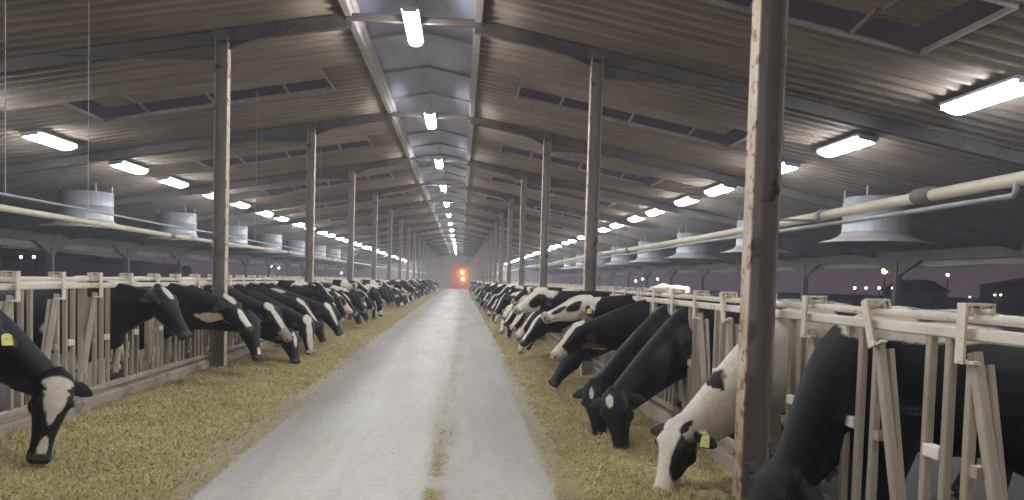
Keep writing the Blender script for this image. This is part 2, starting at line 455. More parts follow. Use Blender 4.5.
for k in range(0, 17):
    if k == 0: 
        lab = None
    n += 1
    lamp(rid, (XC - .01, Y1 + k * S, CAMH + 3.74), f'bright strip lamp hung under the open ridge, {ordinal(n)} from the camera end', 'ridge lamps')
for sgn in (-1, 1):
    n = 0
    for k in range(0, 17):
        for off in (1.65, 4.55):
            y = Y1 + k * S + off
            if y > YEND - 1: continue
            if y < 8: continue
            n += 1
            d = 7.66
            lamp(sid, (XC + sgn * d, y, roof_z(d) - .15), f'bright white strip lamp under the {SIDE[sgn]} roof slope, {ordinal(n)} from the camera end', f'strip lamps over the {SIDE[sgn]} stalls', sgn * math.atan(SLOPE))
# lamps of the bay above and behind the camera carry on the same rows
for sgn in (-1, 1):
    for y in (1.0, 4.9 + 1.65):
        lamp(sid, (XC + sgn * 7.66, y, roof_z(7.66) - .15), f'bright strip lamp over the {SIDE[sgn]} stalls beside the camera at the {"near" if y < 3 else "next"} post', f'strip lamps over the {SIDE[sgn]} stalls', sgn * math.atan(SLOPE))
lamp(rid, (XC - .01, Y1 - S + .3, CAMH + 3.74), 'ridge strip lamp overhead behind the camera', 'ridge lamps')

# ------------------------------------------------------------------ big drum fans at the outer bays
def fan_meshes():
    d = MB(); n = 36; R0, R1, H = .68, .64, .80
    rings = [[(r * math.cos(2 * math.pi * k / n), r * math.sin(2 * math.pi * k / n), z) for k in range(n)] for r, z in
             ((R0, 0), (R0 + .02, .02), (R0, .05), (R0, H * .5), (R0 + .015, H * .52), (R0, H * .54), (R0, H), (R1, H), (R1, 0), (R0, 0))]
    d.loft(rings, False)
    s_ = MB(); pr = [(R0 + .015, .0), (R0 + .08, -.06), (R0 + .25, -.14), (R0 + .48, -.20), (R0 + .50, -.23), (R0 + .46, -.215), (R0 + .2, -.155), (R0, -.05), (R0 + .015, .0)]
    s_.loft([[(r * math.cos(2 * math.pi * k / n), r * math.sin(2 * math.pi * k / n), z) for k in range(n)] for r, z in pr], False)
    g_ = MB()
    for k in range(8):
        a = math.pi * k / 8; g_.bar((-R1 * math.cos(a), -R1 * math.sin(a), .06), (R1 * math.cos(a), R1 * math.sin(a), .06), .012, .012)
    for r in (.2, .4, .6): g_.tube([(r * math.cos(2 * math.pi * k / 24), r * math.sin(2 * math.pi * k / 24), .06) for k in range(25)], .008, 5)
    bl = MB()
    for k in range(4):
        a = 2 * math.pi * k / 4 + .4; c, s2 = math.cos(a), math.sin(a)
        vs = []
        for rr, tw, wd in ((.1, .5, .08), (.58, .25, .14)):
            for e_ in (-1, 1):
                ox, oz = e_ * wd * math.cos(tw), e_ * wd * math.sin(tw)
                for t in (-.006, .006): vs.append((rr * c - ox * s2, rr * s2 + ox * c, .3 + oz + t))
        bl.add(vs, [(0, 1, 3, 2), (4, 6, 7, 5), (0, 4, 5, 1), (2, 3, 7, 6), (0, 2, 6, 4), (1, 5, 7, 3)])
    bl.tube([(0, 0, .18), (0, 0, .45)], .11, 14)
    hg = MB()
    for k in range(4):
        a = math.pi / 4 + k * math.pi / 2; hg.tube([(R0 * math.cos(a), R0 * math.sin(a), H), (R0 * math.cos(a), R0 * math.sin(a), H + .22)], .015, 6)
    return d.mesh('drum', M['drum'], True), s_.mesh('skirt', M['skirt'], True), g_.mesh('grille', M['grille']), bl.mesh('blades', M['grille']), hg.mesh('hanger', M['wire'])
fm = fan_meshes()
for sgn, x, ys in ((1, 9.3, 16.2), (-1, -10.6, 21.8)):
    for k in range(8):
        y = ys + k * S * (1 if sgn > 0 else 1.02)
        zb = roof_z(x - XC) - .98
        o = empty('drum_fan', (x, y, zb))
        tag(o, f'round galvanised drum fan with flared skirt, {ordinal(k + 1)} in the row under the {SIDE[sgn]} roof slope', 'fan', f'drum fans under the {SIDE[sgn]} roof')
        for nm, me in zip(('drum', 'skirt', 'grille', 'blades', 'hanger'), fm): link(nm, me, o)

# ------------------------------------------------------------------ sprinkler pipes, conduits
def pipe_row(sgn, x, z):
    o = empty('sprinkler_pipe', (x, 0, z))
    tag(o, f'long cream water pipe running level above the {SIDE[sgn]} feed fence', 'pipe')
    q = MB(); q.tube([(0, Y, .012 * math.sin(Y * .5 + sgn)) for Y in np.arange(Y0 + .5, YEND - 1, 1.63)], .031, 12); q.build('pipe', M['pipe'], o, True)
    for k in range(0, 14):
        q = MB(); Y = Y1 + k * S - 1.1 + .35 * ((k * 7) % 3); q.tube([(0, Y - .07, 0.01 * math.sin(Y * .5)), (0, Y + .07, .01 * math.sin(Y * .5))], .041, 12); q.build('coupling', M['steel_web'], o, True)
    for k in range(0, 14):
        fy = Y1 + k * S; xc = (XR if sgn > 0 else XL) + sgn * .1 - x
        q = MB(); q.bar((xc, fy, -.04), (0, fy, -.04), .05, .012); q.tube([(0, fy - .02, 0), (0, fy + .02, 0)], .04, 12); q.build('bracket', M['wire'], o)
pipe_row(1, 2.414, CAMH + .50); pipe_row(-1, -4.03, CAMH + .50)
def conduit(sgn, x, z, y0, lab, vert):
    o = empty('cable_conduit', (x, 0, z)); tag(o, lab, 'conduit')
    q = MB(); pts = [(0, Y, .006 * math.sin(Y * 1.1)) for Y in np.arange(y0, YEND - 8, 1.4)]
    if sgn > 0: pts = [(0, y0 - .02, .075), (0, y0 - .015, .02)] + pts
    q.tube(pts, .013 if sgn > 0 else .012, 8); q.build('tube', M['wire'], o, True)
    for Y in vert:
        q = MB(); q.tube([(0, Y, 0), (0, Y, roof_z(x - XC) - z)], .0035, 6); q.build('hanger', M['wire'], o)
conduit(1, 2.40, CAMH + .435, 3.10, 'thin grey conduit clipped just under the cream pipe on the right', [])
conduit(-1, -4.05, CAMH + .63, -2, 'thin grey cable conduit on wires above the cream pipe on the left', [6.9, 8.36, 14.9, 21.4, 28, 34.5])

# ------------------------------------------------------------------ headlock fences
ZR, ZP, ZB = 1.325, 1.392, .245
def fence_parts(sgn):
    """one stall: w runs toward the camera from bar A; outward x = sgn"""
    out = {}
    def dy(w): return -w
    for nm, w in (('A', 0.), ('B', .14), ('D', .285)):
        q = MB(); top = 1.30 if nm != 'D' else 1.2
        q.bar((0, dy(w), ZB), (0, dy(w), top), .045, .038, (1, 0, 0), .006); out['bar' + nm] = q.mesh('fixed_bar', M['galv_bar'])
    q = MB(); q.bar((-sgn * .005, dy(.07 - .055), .77), (-sgn * .005, dy(.07 + .055), .77), .05, .06, (0, 0, 1), .006); out['spacer'] = q.mesh('spacer', M['spacer'])
    def slant(wt, wb):
        q = MB(); q.bar((-sgn * .012, dy(wt), 1.25), (-sgn * .012, dy(wb), .36), .055, .04, (1, 0, 0), .006)
        q.bar((sgn * .045, dy(wt + .01), 1.2), (sgn * .045, dy(wb - .07), .42), .04, .034, (1, 0, 0), .006)
        q.box((0, dy(wb - .02), .42), (.1, .05, .05)); q.box((0, dy((wt + wb) / 2 - .04), .76), (.11, .045, .05))
        return q.mesh('locking_bar', M['galv_bar'])
    out['slant'] = slant(.305, .56); out['slant2'] = slant(.33, .42)
    def latch(tilt):
        q = MB(); M3 = Matrix.Rotation(tilt, 3, 'X'); c = Vector((0, dy(.285), 1.33))
        def bx(p, s_): q.box(c + M3 @ Vector(p), s_, M3)
        bx((-sgn * .062, 0, 0), (.012, .055, .26))             # front plate
        bx((0, 0, .125), (.136, .05, .012))                      # top strap over the rail
        bx((sgn * .062, 0, .085), (.012, .05, .08)); bx((-sgn * .035, 0, .10), (.012, .04, .05)); bx((sgn * .035, 0, .10), (.012, .04, .05))
        q.tube([c + M3 @ Vector((-.06, 0, .098)), c + M3 @ Vector((.06, 0, .098))], .011, 8)
        bx((-sgn * .04, -.03, -.12), (.03, .1, .014))
        q.tube([c + M3 @ Vector((0, -.09, .10)), c + M3 @ Vector((0, .0, .095)), c + M3 @ Vector((0, .09, .075)), c + M3 @ Vector((0, .15, .06))], .009, 6)
        return q.mesh('latch', M['galv'])
    out['latch'] = latch(0); out['latch2'] = latch(-.38)
    return out
def fence_bay_meshes(sgn, y0, y1):
    L = y1 - y0
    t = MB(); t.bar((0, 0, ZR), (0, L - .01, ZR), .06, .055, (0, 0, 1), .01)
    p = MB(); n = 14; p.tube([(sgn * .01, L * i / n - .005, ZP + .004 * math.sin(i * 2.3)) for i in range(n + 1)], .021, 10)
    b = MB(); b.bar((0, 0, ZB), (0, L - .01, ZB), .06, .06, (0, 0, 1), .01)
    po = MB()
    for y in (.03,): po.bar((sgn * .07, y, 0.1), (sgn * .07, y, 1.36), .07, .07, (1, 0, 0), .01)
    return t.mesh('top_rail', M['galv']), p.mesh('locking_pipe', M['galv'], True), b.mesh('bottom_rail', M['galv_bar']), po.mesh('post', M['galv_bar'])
NEAR_BAYS = 5
for sgn, x, a0 in ((1, FR, 3.30 - 2 * P), (-1, FL, 6.1 - 6 * P)):
    fp = fence_parts(sgn)
    bayL = 9 * P
    bm_ = fence_bay_meshes(sgn, 0, bayL)
    far = MB()
    for j in range(9):
        for w, wd, zt in ((0, .045, 1.3), (.14, .045, 1.3), (.285, .04, 1.2)):
            far.bar((0, (j + 1) * P - w, ZB), (0, (j + 1) * P - w, zt), wd, .04, (1, 0, 0))
        far.bar((-sgn * .012, (j + 1) * P - .305, 1.25), (-sgn * .012, (j + 1) * P - .56, .36), .06, .04, (1, 0, 0))
        far.box((0, (j + 1) * P - .285, 1.36), (.13, .06, .2))
    farm = far.mesh('headlock_bars', M['galv_bar'])
    n = 0; y = a0 - P + .3
    while y < YEND - bayL - 1:
        n += 1
        o = empty('headlock_fence', (x, y, 0))
        tag(o, f'galvanised headlock fence section, {ordinal(n)} from the camera end on the {SIDE[sgn]} side', 'fence', f'headlock fence sections on the {SIDE[sgn]}')
        for nm, me in zip(('top_rail', 'locking_pipe', 'bottom_rail', 'post'), bm_): link(nm, me, o)
        if n <= NEAR_BAYS:
            for j in range(9):
                ya = (j + 1) * P - .3
                rr = random.random()
                if sgn > 0 and n == 1 and j in (1, 2): rr = .9
                for key, nm in (('barA', 'fixed_bar'), ('barB', 'fixed_bar'), ('barD', 'fixed_bar'), ('spacer', 'spacer'), ('slant' if rr > .25 else 'slant2', 'locking_bar'),
                                ('latch2' if (rr < .3 or (sgn > 0 and n == 1 and j == 3)) else 'latch', 'latch')):
                    link(nm, fp[key], o, (0, ya, 0))
        else:
            c = link('headlock_bars', farm, o, (0, -.3, 0)); c['kind'] = 'stuff'
        y += bayL

# ------------------------------------------------------------------ feed
def hay_h(side, X, Y):
    """height of the feed heap over the floor, numpy"""
    if side > 0: t = np.clip((X - (.80 + .0 * Y)) / 1.3, 0, 1)
    else: t = np.clip((-1.85 - .004 * np.minimum(Y, 60) - X) / 1.85, 0, 1)
    s = t * t * (3 - 2 * t)
    wob = .5 + .5 * np.sin(Y * 1.9 + 3 * np.sin(X * 1.3 + Y * .7)) * np.cos(X * 2.9 - Y * .8)
    w2 = .5 + .5 * np.sin(Y * 5.1 + X * 3.3) * np.sin(X * 6.1 - Y * 2.2)
    rim = np.exp(-((t - .5) / .28) ** 2)
    return -.014 + .016 * np.clip(t / .12, 0, 1) * (.6 + .8 * w2) + s * (.025 + .05 * wob + .025 * w2) + rim * .04 * wob
def hay_mesh(side):
    ys = np.concatenate([np.arange(2.2, 30, .08), np.arange(30, YEND - 2, .4)])
    if side > 0: xs = np.linspace(.74, FR - .085, 36)
    else: xs = np.linspace(FL + .085, -1.8, 44)
    XX, YY = np.meshgrid(xs, ys); 
    if side > 0: XX = XX + np.clip((1.1 - XX) / .35, 0, 1) * .10 * 0
    else: XX = XX - np.clip((XX + 2.2) / .4, 0, 1) * (.006 * np.minimum(YY, 70))
    ZZ = hay_h(side, XX, YY) + RNG.normal(0, .006, XX.shape) * (XX * 0 + 1)
    nx, ny = len(xs), len(ys); V = np.stack([XX, YY, ZZ], -1).reshape(-1, 3)
    F = [(j * nx + i, j * nx + i + 1, (j + 1) * nx + i + 1, (j + 1) * nx + i) for j in range(ny - 1) for i in range(nx - 1)]
    me = bpy.data.meshes.new('feed_heap'); me.from_pydata(V.tolist(), [], F); me.materials.append(M['haybase']); me.polygons.foreach_set('use_smooth', [True] * len(F)); me.update()
    o = link('feed_heap', me)
    tag(o, f'bed of chopped green hay feed along the {SIDE[side]} kerb', 'hay', None, 'stuff')
    return o
def strands(pos, name, lab, lmin, lmax, lift=.012, parent=None):
    n = len(pos)
    ang = RNG.uniform(0, 2 * np.pi, n); L = RNG.uniform(lmin, lmax, n); pit = RNG.normal(.12, .35, n)
    d = np.stack([np.cos(ang) * np.cos(pit), np.sin(ang) * np.cos(pit), np.sin(pit)], -1)
    sd = np.stack([-np.sin(ang), np.cos(ang), np.zeros(n)], -1) * RNG.uniform(.0018, .0042, n)[:, None]
    bend = RNG.uniform(-.25, .35, n)[:, None] * L[:, None] * np.array([0, 0, 1.])
    p0 = pos - d * L[:, None] / 2 + np.array([0, 0, lift]); p1 = pos + np.array([0, 0, lift]) + bend * .5; p2 = pos + d * L[:, None] / 2 + np.array([0, 0, lift])
    V = np.stack([p0 - sd, p0 + sd, p1 - sd, p1 + sd, p2 - sd * .4, p2 + sd * .4], 1).reshape(-1, 3)
    V[:, 2] = np.maximum(V[:, 2], .003)
    i = np.arange(n)[:, None] * 6
    F = np.concatenate([i + np.array([0, 1, 3, 2]), i + np.array([2, 3, 5, 4])], 1).reshape(-1)
    me = bpy.data.meshes.new(name); me.vertices.add(n * 6); me.vertices.foreach_set('co', V.reshape(-1).astype(np.float32))
    me.loops.add(len(F)); me.loops.foreach_set('vertex_index', F.astype(np.int32)); me.polygons.add(n * 2)
    me.polygons.foreach_set('loop_start', np.arange(n * 2, dtype=np.int32) * 4); me.polygons.foreach_set('loop_total', np.full(n * 2, 4, np.int32))
    me.update(); me.validate()
    base = np.array([[.56, .47, .21], [.48, .41, .16], [.63, .54, .31], [.36, .34, .11], [.44, .32, .14], [.72, .62, .42]])
    c = base[RNG.choice(6, n, p=[.3, .22, .2, .11, .11, .06])] * RNG.uniform(.75, 1.25, (n, 1))
    c = np.concatenate([c, np.ones((n, 1))], 1)
    at = me.color_attributes.new('tint', 'FLOAT_COLOR', 'POINT'); at.data.foreach_set('color', np.repeat(c, 6, 0).reshape(-1).astype(np.float32))
    me.materials.append(M['strand'])
    o = link(name, me, parent); tag(o, lab, 'hay' if not parent else None, None, 'stuff'); return o
def sample_y(n, a, b):
    u = RNG.uniform(0, 1, n); return 1 / (1 / a + u * (1 / b - 1 / a))
for side in (1, -1):
    hb = hay_mesh(side)
    n = 60000; Y = sample_y(n, 3.0 if side > 0 else 4.6, 34)
    if side > 0: X = .70 + (FR - .12 - .70) * RNG.uniform(0, 1, n) ** .8
    else: X = -1.75 + (FL + .1 + 1.75) * RNG.uniform(0, 1, n) ** .8
    Z = hay_h(side, X, Y)
    strands(np.stack([X, Y, Z], -1), 'loose_strands', None, .03, .12, .010, hb)
# thin trail of stalks on the road
n = 4200; Y = sample_y(n, 4.2, 34)
X = -.17 + .010 * (Y - 4) + RNG.normal(0, .07, n) * (1 + .6 * np.sin(Y * .9)) + RNG.normal(0, 1, n) * .02
sc_ = RNG.uniform(0, 1, n) < .22; X[sc_] = RNG.uniform(-1.9, .9, sc_.sum())
keep = (np.sin(Y * 2.1) + np.sin(Y * 5.3 + 1) > -1.5)
tr = strands(np.stack([X, Y, np.zeros(n)], -1)[keep], 'hay_trail', 'thin trail of dropped hay stalks down the middle of the road', .02, .07, .004)

# ------------------------------------------------------------------ cows
W_ = np.array([.74, .67, .57]); K_ = np.array([.0065, .0065, .008]); G_ = np.array([.36, .31, .27]); PK = np.array([.55, .36, .30]); DK = np.array([.05, .042, .04]); BR = np.array([.16, .09, .05])
def sm(a, b, x): t = min(max((x - a) / (b - a), 0), 1); return t * t * (3 - 2 * t)
SHIFT = .27
TORSO = [(x + SHIFT, z, a_, b_, c_) for x, z, a_, b_, c_ in [(-2.13, 1.15, .07, .08, .12), (-2.06, 1.14, .18, .17, .28), (-1.92, 1.10, .25, .27, .40), (-1.72, 1.06, .29, .33, .38), (-1.45, .99, .32, .39, .40), (-1.15, .96, .34, .42, .42),
         (-.85, .97, .33, .42, .42), (-.6, .99, .28, .42, .40), (-.42, 1.0, .23, .38, .38), (-.28, 1.02, .17, .30, .30)]]
HEADR = [(-.045, .06, .03, .07), (-.02, .092, .055, .115), (.04, .108, .075, .15), (.11, .120, .085, .175), (.18, .118, .085, .185), (.26, .098, .074, .172), (.34, .080, .064, .135), (.42, .068, .057, .100),
         (.48, .066, .054, .078), (.53, .076, .052, .072), (.565, .074, .044, .062), (.59, .05, .022, .035)]
def ring(c, sdir, udir, hw, hu, hd, n=20, pw=2.3):
    out = []
    for k in range(n):
        a = 2 * math.pi * k / n; ca, sa = math.cos(a), math.sin(a)
        x = math.copysign(abs(ca) ** (2 / pw), ca) * hw; y = math.copysign(abs(sa) ** (2 / pw), sa) * (hu if sa > 0 else hd)
        out.append(c + sdir * x + udir * y)
    return out
NHW = [.22, .165, .132, .105]; NHU = [.33, .265, .205, .13]; NHD = [.40, .33, .25, .15]
def make_cow(poll, muz, hint, coat, voxel=.018, seed=0, headscale=None, neck_drop=0., tags=(), eyes=True, ear_droop=.2, base=K_, muzzle=DK):
    """local frame: fence at x=0, animal faces +x, ground z=0. returns (mesh, [children (name, mesh)])"""
    poll, muz = Vector(poll), Vector(muz); a = (muz - poll); Lh = a.length; a.normalize()
    hs = headscale or 1.08; ls = min(max(Lh / .6, .9), 1.12)
    hint = Vector(hint); d = (hint - a * hint.dot(a)).normalized(); s = a.cross(d)
    if s.y < 0 and abs(s.y) > .3: pass
    mb = MB()
    Yv, Zv, Xv = Vector((0, 1, 0)), Vector((0, 0, 1)), Vector((1, 0, 0))
    mb.loft([ring(Vector((x, 0, z)), Yv, Zv, hw, hu, hd, 24, 2.25) for x, z, hw, hu, hd in TORSO])
    # withers and hip points
    mb.ball((-.62 + SHIFT, 0, 1.32), (.24, .10, .10)); mb.ball((-1.78 + SHIFT, .19, 1.30), (.1, .08, .07)); mb.ball((-1.78 + SHIFT, -.19, 1.30), (.1, .08, .07))
    mb.ball((-.36 + SHIFT, 0, .74), (.18, .11, .14))     # brisket
    # neck
    end = poll + a * .07 * ls - d * .055
    p0 = Vector((-.44 + SHIFT, 0, 1.04)); hd_ = (end - p0)
    p1 = p0 + hd_ * .3 + Vector((.06, 0, .06 + neck_drop)); p2 = end - (d * (-.18) if False else Vector(hd_).normalized() * .22) + d * -.06
    NS = 14; nk = []
    prev = None
    for i in range(NS + 1):
        t = i / NS; u = 1 - t
        c = p0 * u ** 3 + p1 * 3 * u * u * t + p2 * 3 * u * t * t + end * t ** 3
        nk.append(c)
    frames_ = []
    for i, c in enumerate(nk):
        t = (nk[min(i + 1, NS)] - nk[max(i - 1, 0)]).normalized()
        w = i / NS
        ud = Zv if w < .5 else Zv
        ref = (Zv * (1 - w) + (d * .6 + Zv * .4 + Xv * .2) * w)
        uu = (ref - t * ref.dot(t)).normalized(); ss = t.cross(uu) * -1
        frames_.append((c, ss, uu, t))
    def lerp(ws, vs, w):
        for q in range(len(ws) - 1):
            if w <= ws[q + 1]: k = (w - ws[q]) / (ws[q + 1] - ws[q]); return vs[q] * (1 - k) + vs[q + 1] * k
        return vs[-1]
    rs = []
    for i, (c, ss, uu, t) in enumerate(frames_):
        w = i / NS
        rs.append(ring(c, ss, uu, lerp([0, .3, .6, 1], NHW, w), lerp([0, .3, .6, 1], NHU, w), lerp([0, .3, .6, 1], NHD, w), 20, 2.1))
    mb.loft(rs)
    # head
    cm = lambda t, dd=0, sd=0: poll + a * (t * ls) + d * dd * hs + s * sd * hs
    mb.loft([ring(cm(t), s, d, hw * hs, hf * hs, hb * hs, 20, 2.35) for t, hw, hf, hb in HEADR])
    for e in (-1, 1):
        mb.ball(cm(.165, .035, e * .088), .042 * hs, 10, 6)                       # brow / eye socket
        mb.ball(cm(.555, .022, e * .045), (.03 * hs,) * 3, 10, 6)                # nostril wings
        mb.ball(cm(.22, -.075, e * .066), (.06 * hs,) * 3, 10, 6)                # cheek
    mb.ball(cm(-.03, .01), (.05 * hs,) * 3, 10, 6)
    # ears
    ear_s = []; ear_in = []
    for e in (-1, 1):
        base_p = cm(.045, -.02, e * .085); ed = (s * e * .95 - d * .22 + a * (.12 + ear_droop * .2) - Zv * ear_droop * .35).normalized()
        flat = (d * .8 - s * e * .1 + Zv * .2); flat = (flat - ed * flat.dot(ed)).normalized(); wid = ed.cross(flat)
        el = .18 * hs; rr = []
        for t, w in ((0, .03), (.15, .042), (.4, .058), (.62, .056), (.82, .038), (1., .014)):
            c = base_p + ed * el * t + flat * (-.012 * math.sin(t * 3.1))
            rr.append(ring(c, wid, flat, w * hs, max(.016, voxel * .75), max(.016, voxel * .75), 12, 2)); ear_s.append((c, e, t)) 
        mb.loft(rr); ear_in.append((base_p, ed, flat, wid, el))
    # legs
    for e in (-1, 1):
        mb.tube([(-.55 + SHIFT, e * .19, .85), (-.53 + SHIFT, e * .19, .62), (-.50 + SHIFT, e * .175, .40), (-.50 + SHIFT, e * .17, .34), (-.51 + SHIFT, e * .17, .14), (-.49 + SHIFT, e * .17, .07), (-.46 + SHIFT, e * .17, .0)], [.14, .10, .062, .058, .042, .05, .062], 12)
        mb.tube([(-1.53, e * .20, .95), (-1.45, e * .20, .75), (-1.59, e * .19, .55), (-1.68, e * .18, .46), (-1.63, e * .18, .16), (-1.60, e * .18, .08), (-1.57, e * .18, 0)], [.20, .16, .09, .062, .045, .052, .065], 12)
    mb.ball((-1.28, 0, .55), (.24, .17, .15))                                   # udder
    mb.tube([(-1.83, 0, 1.26), (-1.91, 0, 1.18), (-1.93, 0, .9), (-1.90, 0, .6), (-1.90, 0, .48), (-1.90, 0, .36)], [.04, .035, .03, .03, .045, .03], 8)
    me = mb.mesh('raw', None, fix=False)
    ob = bpy.data.objects.new('raw', me); COL.objects.link(ob)
    rm = ob.modifiers.new('r', 'REMESH'); rm.mode = 'VOXEL'; rm.voxel_size = voxel
    smo = ob.modifiers.new('s', 'SMOOTH'); smo.factor = .5; smo.iterations = 4 if voxel < .02 else 2
    dg = bpy.context.evaluated_depsgraph_get(); dg.update()
    out = bpy.data.meshes.new_from_object(ob.evaluated_get(dg))
    bpy.data.objects.remove(ob); bpy.data.meshes.remove(me)
    out.name = 'cow'
    # coat ------------------------------------------------------------
    n = len(out.vertices); co_ = np.empty(n * 3, np.float32); out.vertices.foreach_get('co', co_); co_ = co_.reshape(-1, 3).astype(float)
    npa = lambda v: np.array(v[:], float)
    pts = []; rad = []; reg = []
    for x, z, hw, hu, hd in TORSO: 
        for zz in (z + hu * .4, z - hd * .4): pts.append((x, 0, zz)); rad.append(.33); reg.append(0)
    for i, (c, ss, uu, t) in enumerate(frames_):
        if i >= 3: pts.append(npa(c)); rad.append(.17 - .05 * i / NS); reg.append(1)
    for t, hw, hf, hb in HEADR: pts.append(npa(cm(t, -.02))); rad.append(.10); reg.append(2)
    for c, e, t in ear_s:
        if t > .1: pts.append(npa(c)); rad.append(.035); reg.append(3)
    for e in (-1, 1):
        for z in (.0, .15, .3, .45): pts.append((-.5 + SHIFT, e * .17, z)); rad.append(.07); reg.append(4); pts.append((-1.9 + SHIFT, e * .18, z)); rad.append(.08); reg.append(4)
    pts = np.array(pts); rad = np.array(rad); reg = np.array(reg)
    dist = np.linalg.norm(co_[:, None] - pts[None], axis=2) / rad[None]
    R_ = reg[dist.argmin(1)]
    A, D, Sx, Pp = npa(a), npa(d), npa(s), npa(poll)
    hc = np.stack([(co_ - Pp) @ A / ls, (co_ - Pp) @ D / hs, (co_ - Pp) @ Sx / hs], 1)
    nkc = np.array([npa(f[0]) for f in frames_]); ni = np.linalg.norm(co_[:, None] - nkc[None], axis=2).argmin(1)
    U = np.array([npa(f[2]) for f in frames_]); SS = np.array([npa(f[1]) for f in frames_])
    rel = co_ - nkc[ni]
    hwv = np.array([lerp([0, .3, .6, 1], NHW, i / NS) for i in range(NS + 1)])[ni]; huv = np.array([lerp([0, .3, .6, 1], NHU, i / NS) for i in range(NS + 1)])[ni]
    nc = np.stack([ni / NS, (rel * U[ni]).sum(1) / huv, (rel * SS[ni]).sum(1) / hwv], 1)
    bc = np.stack([co_[:, 0], co_[:, 2], co_[:, 1]], 1)
    off = Vector((seed * 3.17, seed * 1.7, 0))
    nz1 = np.array([noise.noise(Vector(c) * 7 + off) + .5 * noise.noise(Vector(c) * 17 + off) for c in co_])
    need2 = any(op[0] == 'noise' for op in coat)
    nz2 = np.array([noise.noise(Vector(c) * 1.9 + off) for c in co_]) if need2 else None
    colr = np.tile(base, (n, 1))
    tipd = (dist[:, reg == 4].min(1)); legm = (R_ == 4)
    def paint(f, c):
        w = np.clip(f / .12 + .5, 0, 1)[:, None]; colr[:] = colr * (1 - w) + np.array(c) * w
    for op in coat:
        if op[0] == 'noise':     # (noise, threshold, colour, regions)
            mask = np.isin(R_, op[3]); f = (nz2 - op[1]) * 2.2 + nz1 * .12; f[~mask] = -9; paint(f, op[2])
        elif op[0] == 'leg':
            f = (op[1] - co_[:, 2]) / .1 + nz1 * .4; f[~legm] = -9; paint(f, op[2])
        else:
            rg, ctr, rd, c = op[:4]; X = {'H': hc, 'N': nc, 'B': bc, 'E': hc}[rg]
            f = 1 - np.linalg.norm((X - np.array(ctr)) / np.array(rd), axis=1) + nz1 * (op[4] if len(op) > 4 else .16)
            ok = {'H': R_ == 2, 'N': R_ == 1, 'B': (R_ == 0) | legm, 'E': R_ == 3}[rg]
            f[~ok] = -9; paint(f, c)
    # muzzle, nostrils, hooves, mouth
    if muzzle is not None:
        f = (hc[:, 0] - .515) / .05 + (hc[:, 1]) * 1.5 + nz1 * .1; f[R_ != 2] = -9; paint(f, muzzle)
    for e in (-1, 1):
        f = 1 - np.linalg.norm((hc - np.array([.568, .038, e * .047])) / np.array([.02, .03, .017]), axis=1); f[R_ != 2] = -9; paint(f, (.012, .009, .009))
    f = .15 - np.abs(hc[:, 1] + .012 + (hc[:, 0] - .5) * -.15) / .04; f[(R_ != 2) | (hc[:, 0] < .43)] = -9; paint(f - .02, DK * .6)
    f = (.07 - co_[:, 2]) / .04; f[~legm] = -9; paint(f, (.04, .035, .03))
    colr = np.concatenate([np.clip(colr, 0, 1), np.ones((n, 1))], 1)
    at = out.color_attributes.new('coat', 'FLOAT_COLOR', 'POINT'); at.data.foreach_set('color', colr.reshape(-1).astype(np.float32))
    out.materials.clear(); out.materials.append(M['coat']); out.polygons.foreach_set('use_smooth', [True] * len(out.polygons))
    kids = []
    if eyes:
        for e in (-1, 1):
            q = MB(); q.ball(cm(.172, .036, e * .112), .021 * hs, 12, 8); kids.append(('eye', q.mesh('eye', M['eye'], True)))
    for e in tags:
        bp_, ed, flat, wid, el = ear_in[0 if e < 0 else 1]
        q = MB(); c = bp_ + ed * el * .55 + flat * .022
        pl = [(-.028, .02), (-.014, .034), (.014, .034), (.028, .02), (.032, -.05), (-.032, -.05)]
        dn = (Vector((0, 0, -1)) - flat * flat.dot(Vector((0, 0, -1)))).normalized(); sdv = dn.cross(flat)
        vs = [c + sdv * x - dn * y + flat * tt for tt in (0, .004) for x, y in pl]
        q.add(vs, [tuple(range(6)), tuple(range(11, 5, -1))] + [(i, (i + 1) % 6, 6 + (i + 1) % 6, 6 + i) for i in range(6)])
        q.ball(c + flat * .004, .009, 8, 5)
        kids.append(('ear_tag', q.mesh('ear_tag', M['tag'])))
    return out, kids

def blaze(w=.03, a0=.0, a1=.5, top=None):
    ops = [('H', (( a0 + a1) / 2, .08, 0), ((a1 - a0) / 2, .1, w), W_)]
    if top: ops.append(('H', (a0 + .06, .08, 0), (.10, .11, top), W_))
    return ops
def place(name_args, kids, side, ystall, lab, grp):
    pass
COUNT = {1: 0, -1: 0}
def put_cow(me, kids, side, y, lab, x=None):
    o = link('cow', me, None, ((FL if side < 0 else FR) if x is None else x, y, 0), 0 if side < 0 else math.pi)
    tag(o, lab, 'cow', f'cows feeding along the {SIDE[side]} fence')
    for nm, m_ in kids: link(nm, m_, o)
    return o
def loc_(side, y0, X, Y, Z):
    return ((X - FL, Y - y0, Z) if side < 0 else (FR - X, -(Y - y0), Z))
def vec_(side, v): return v if side < 0 else (-v[0], -v[1], v[2])
def hero(side, y0, pw, mw, hintw, coat, lab, xo=0., **kw):
    a_, b_ = loc_(side, y0, *pw), loc_(side, y0, *mw)
    me, kids = make_cow((a_[0] - xo, a_[1], a_[2]), (b_[0] - xo, b_[1], b_[2]), vec_(side, hintw), coat, **kw)
    return put_cow(me, kids, side, y0, lab, x=(FL + xo if side < 0 else FR - xo))
STALL_L = lambda k: 6.1 - 6 * P - .5 + k * P + .0      # centre of stall k on the left
STALL_R = lambda k: 3.30 - .5 + k * P
B_WHITE_BACK = [('B', (-.75, 1.42, 0), (.6, .14, .3), W_)]
body = lambda th: [('noise', th, W_, [0]), ('leg', .5, W_)]
# ---- left row -------------------------------------------------------
LY = [STALL_L(k) for k in range(0, 200)]
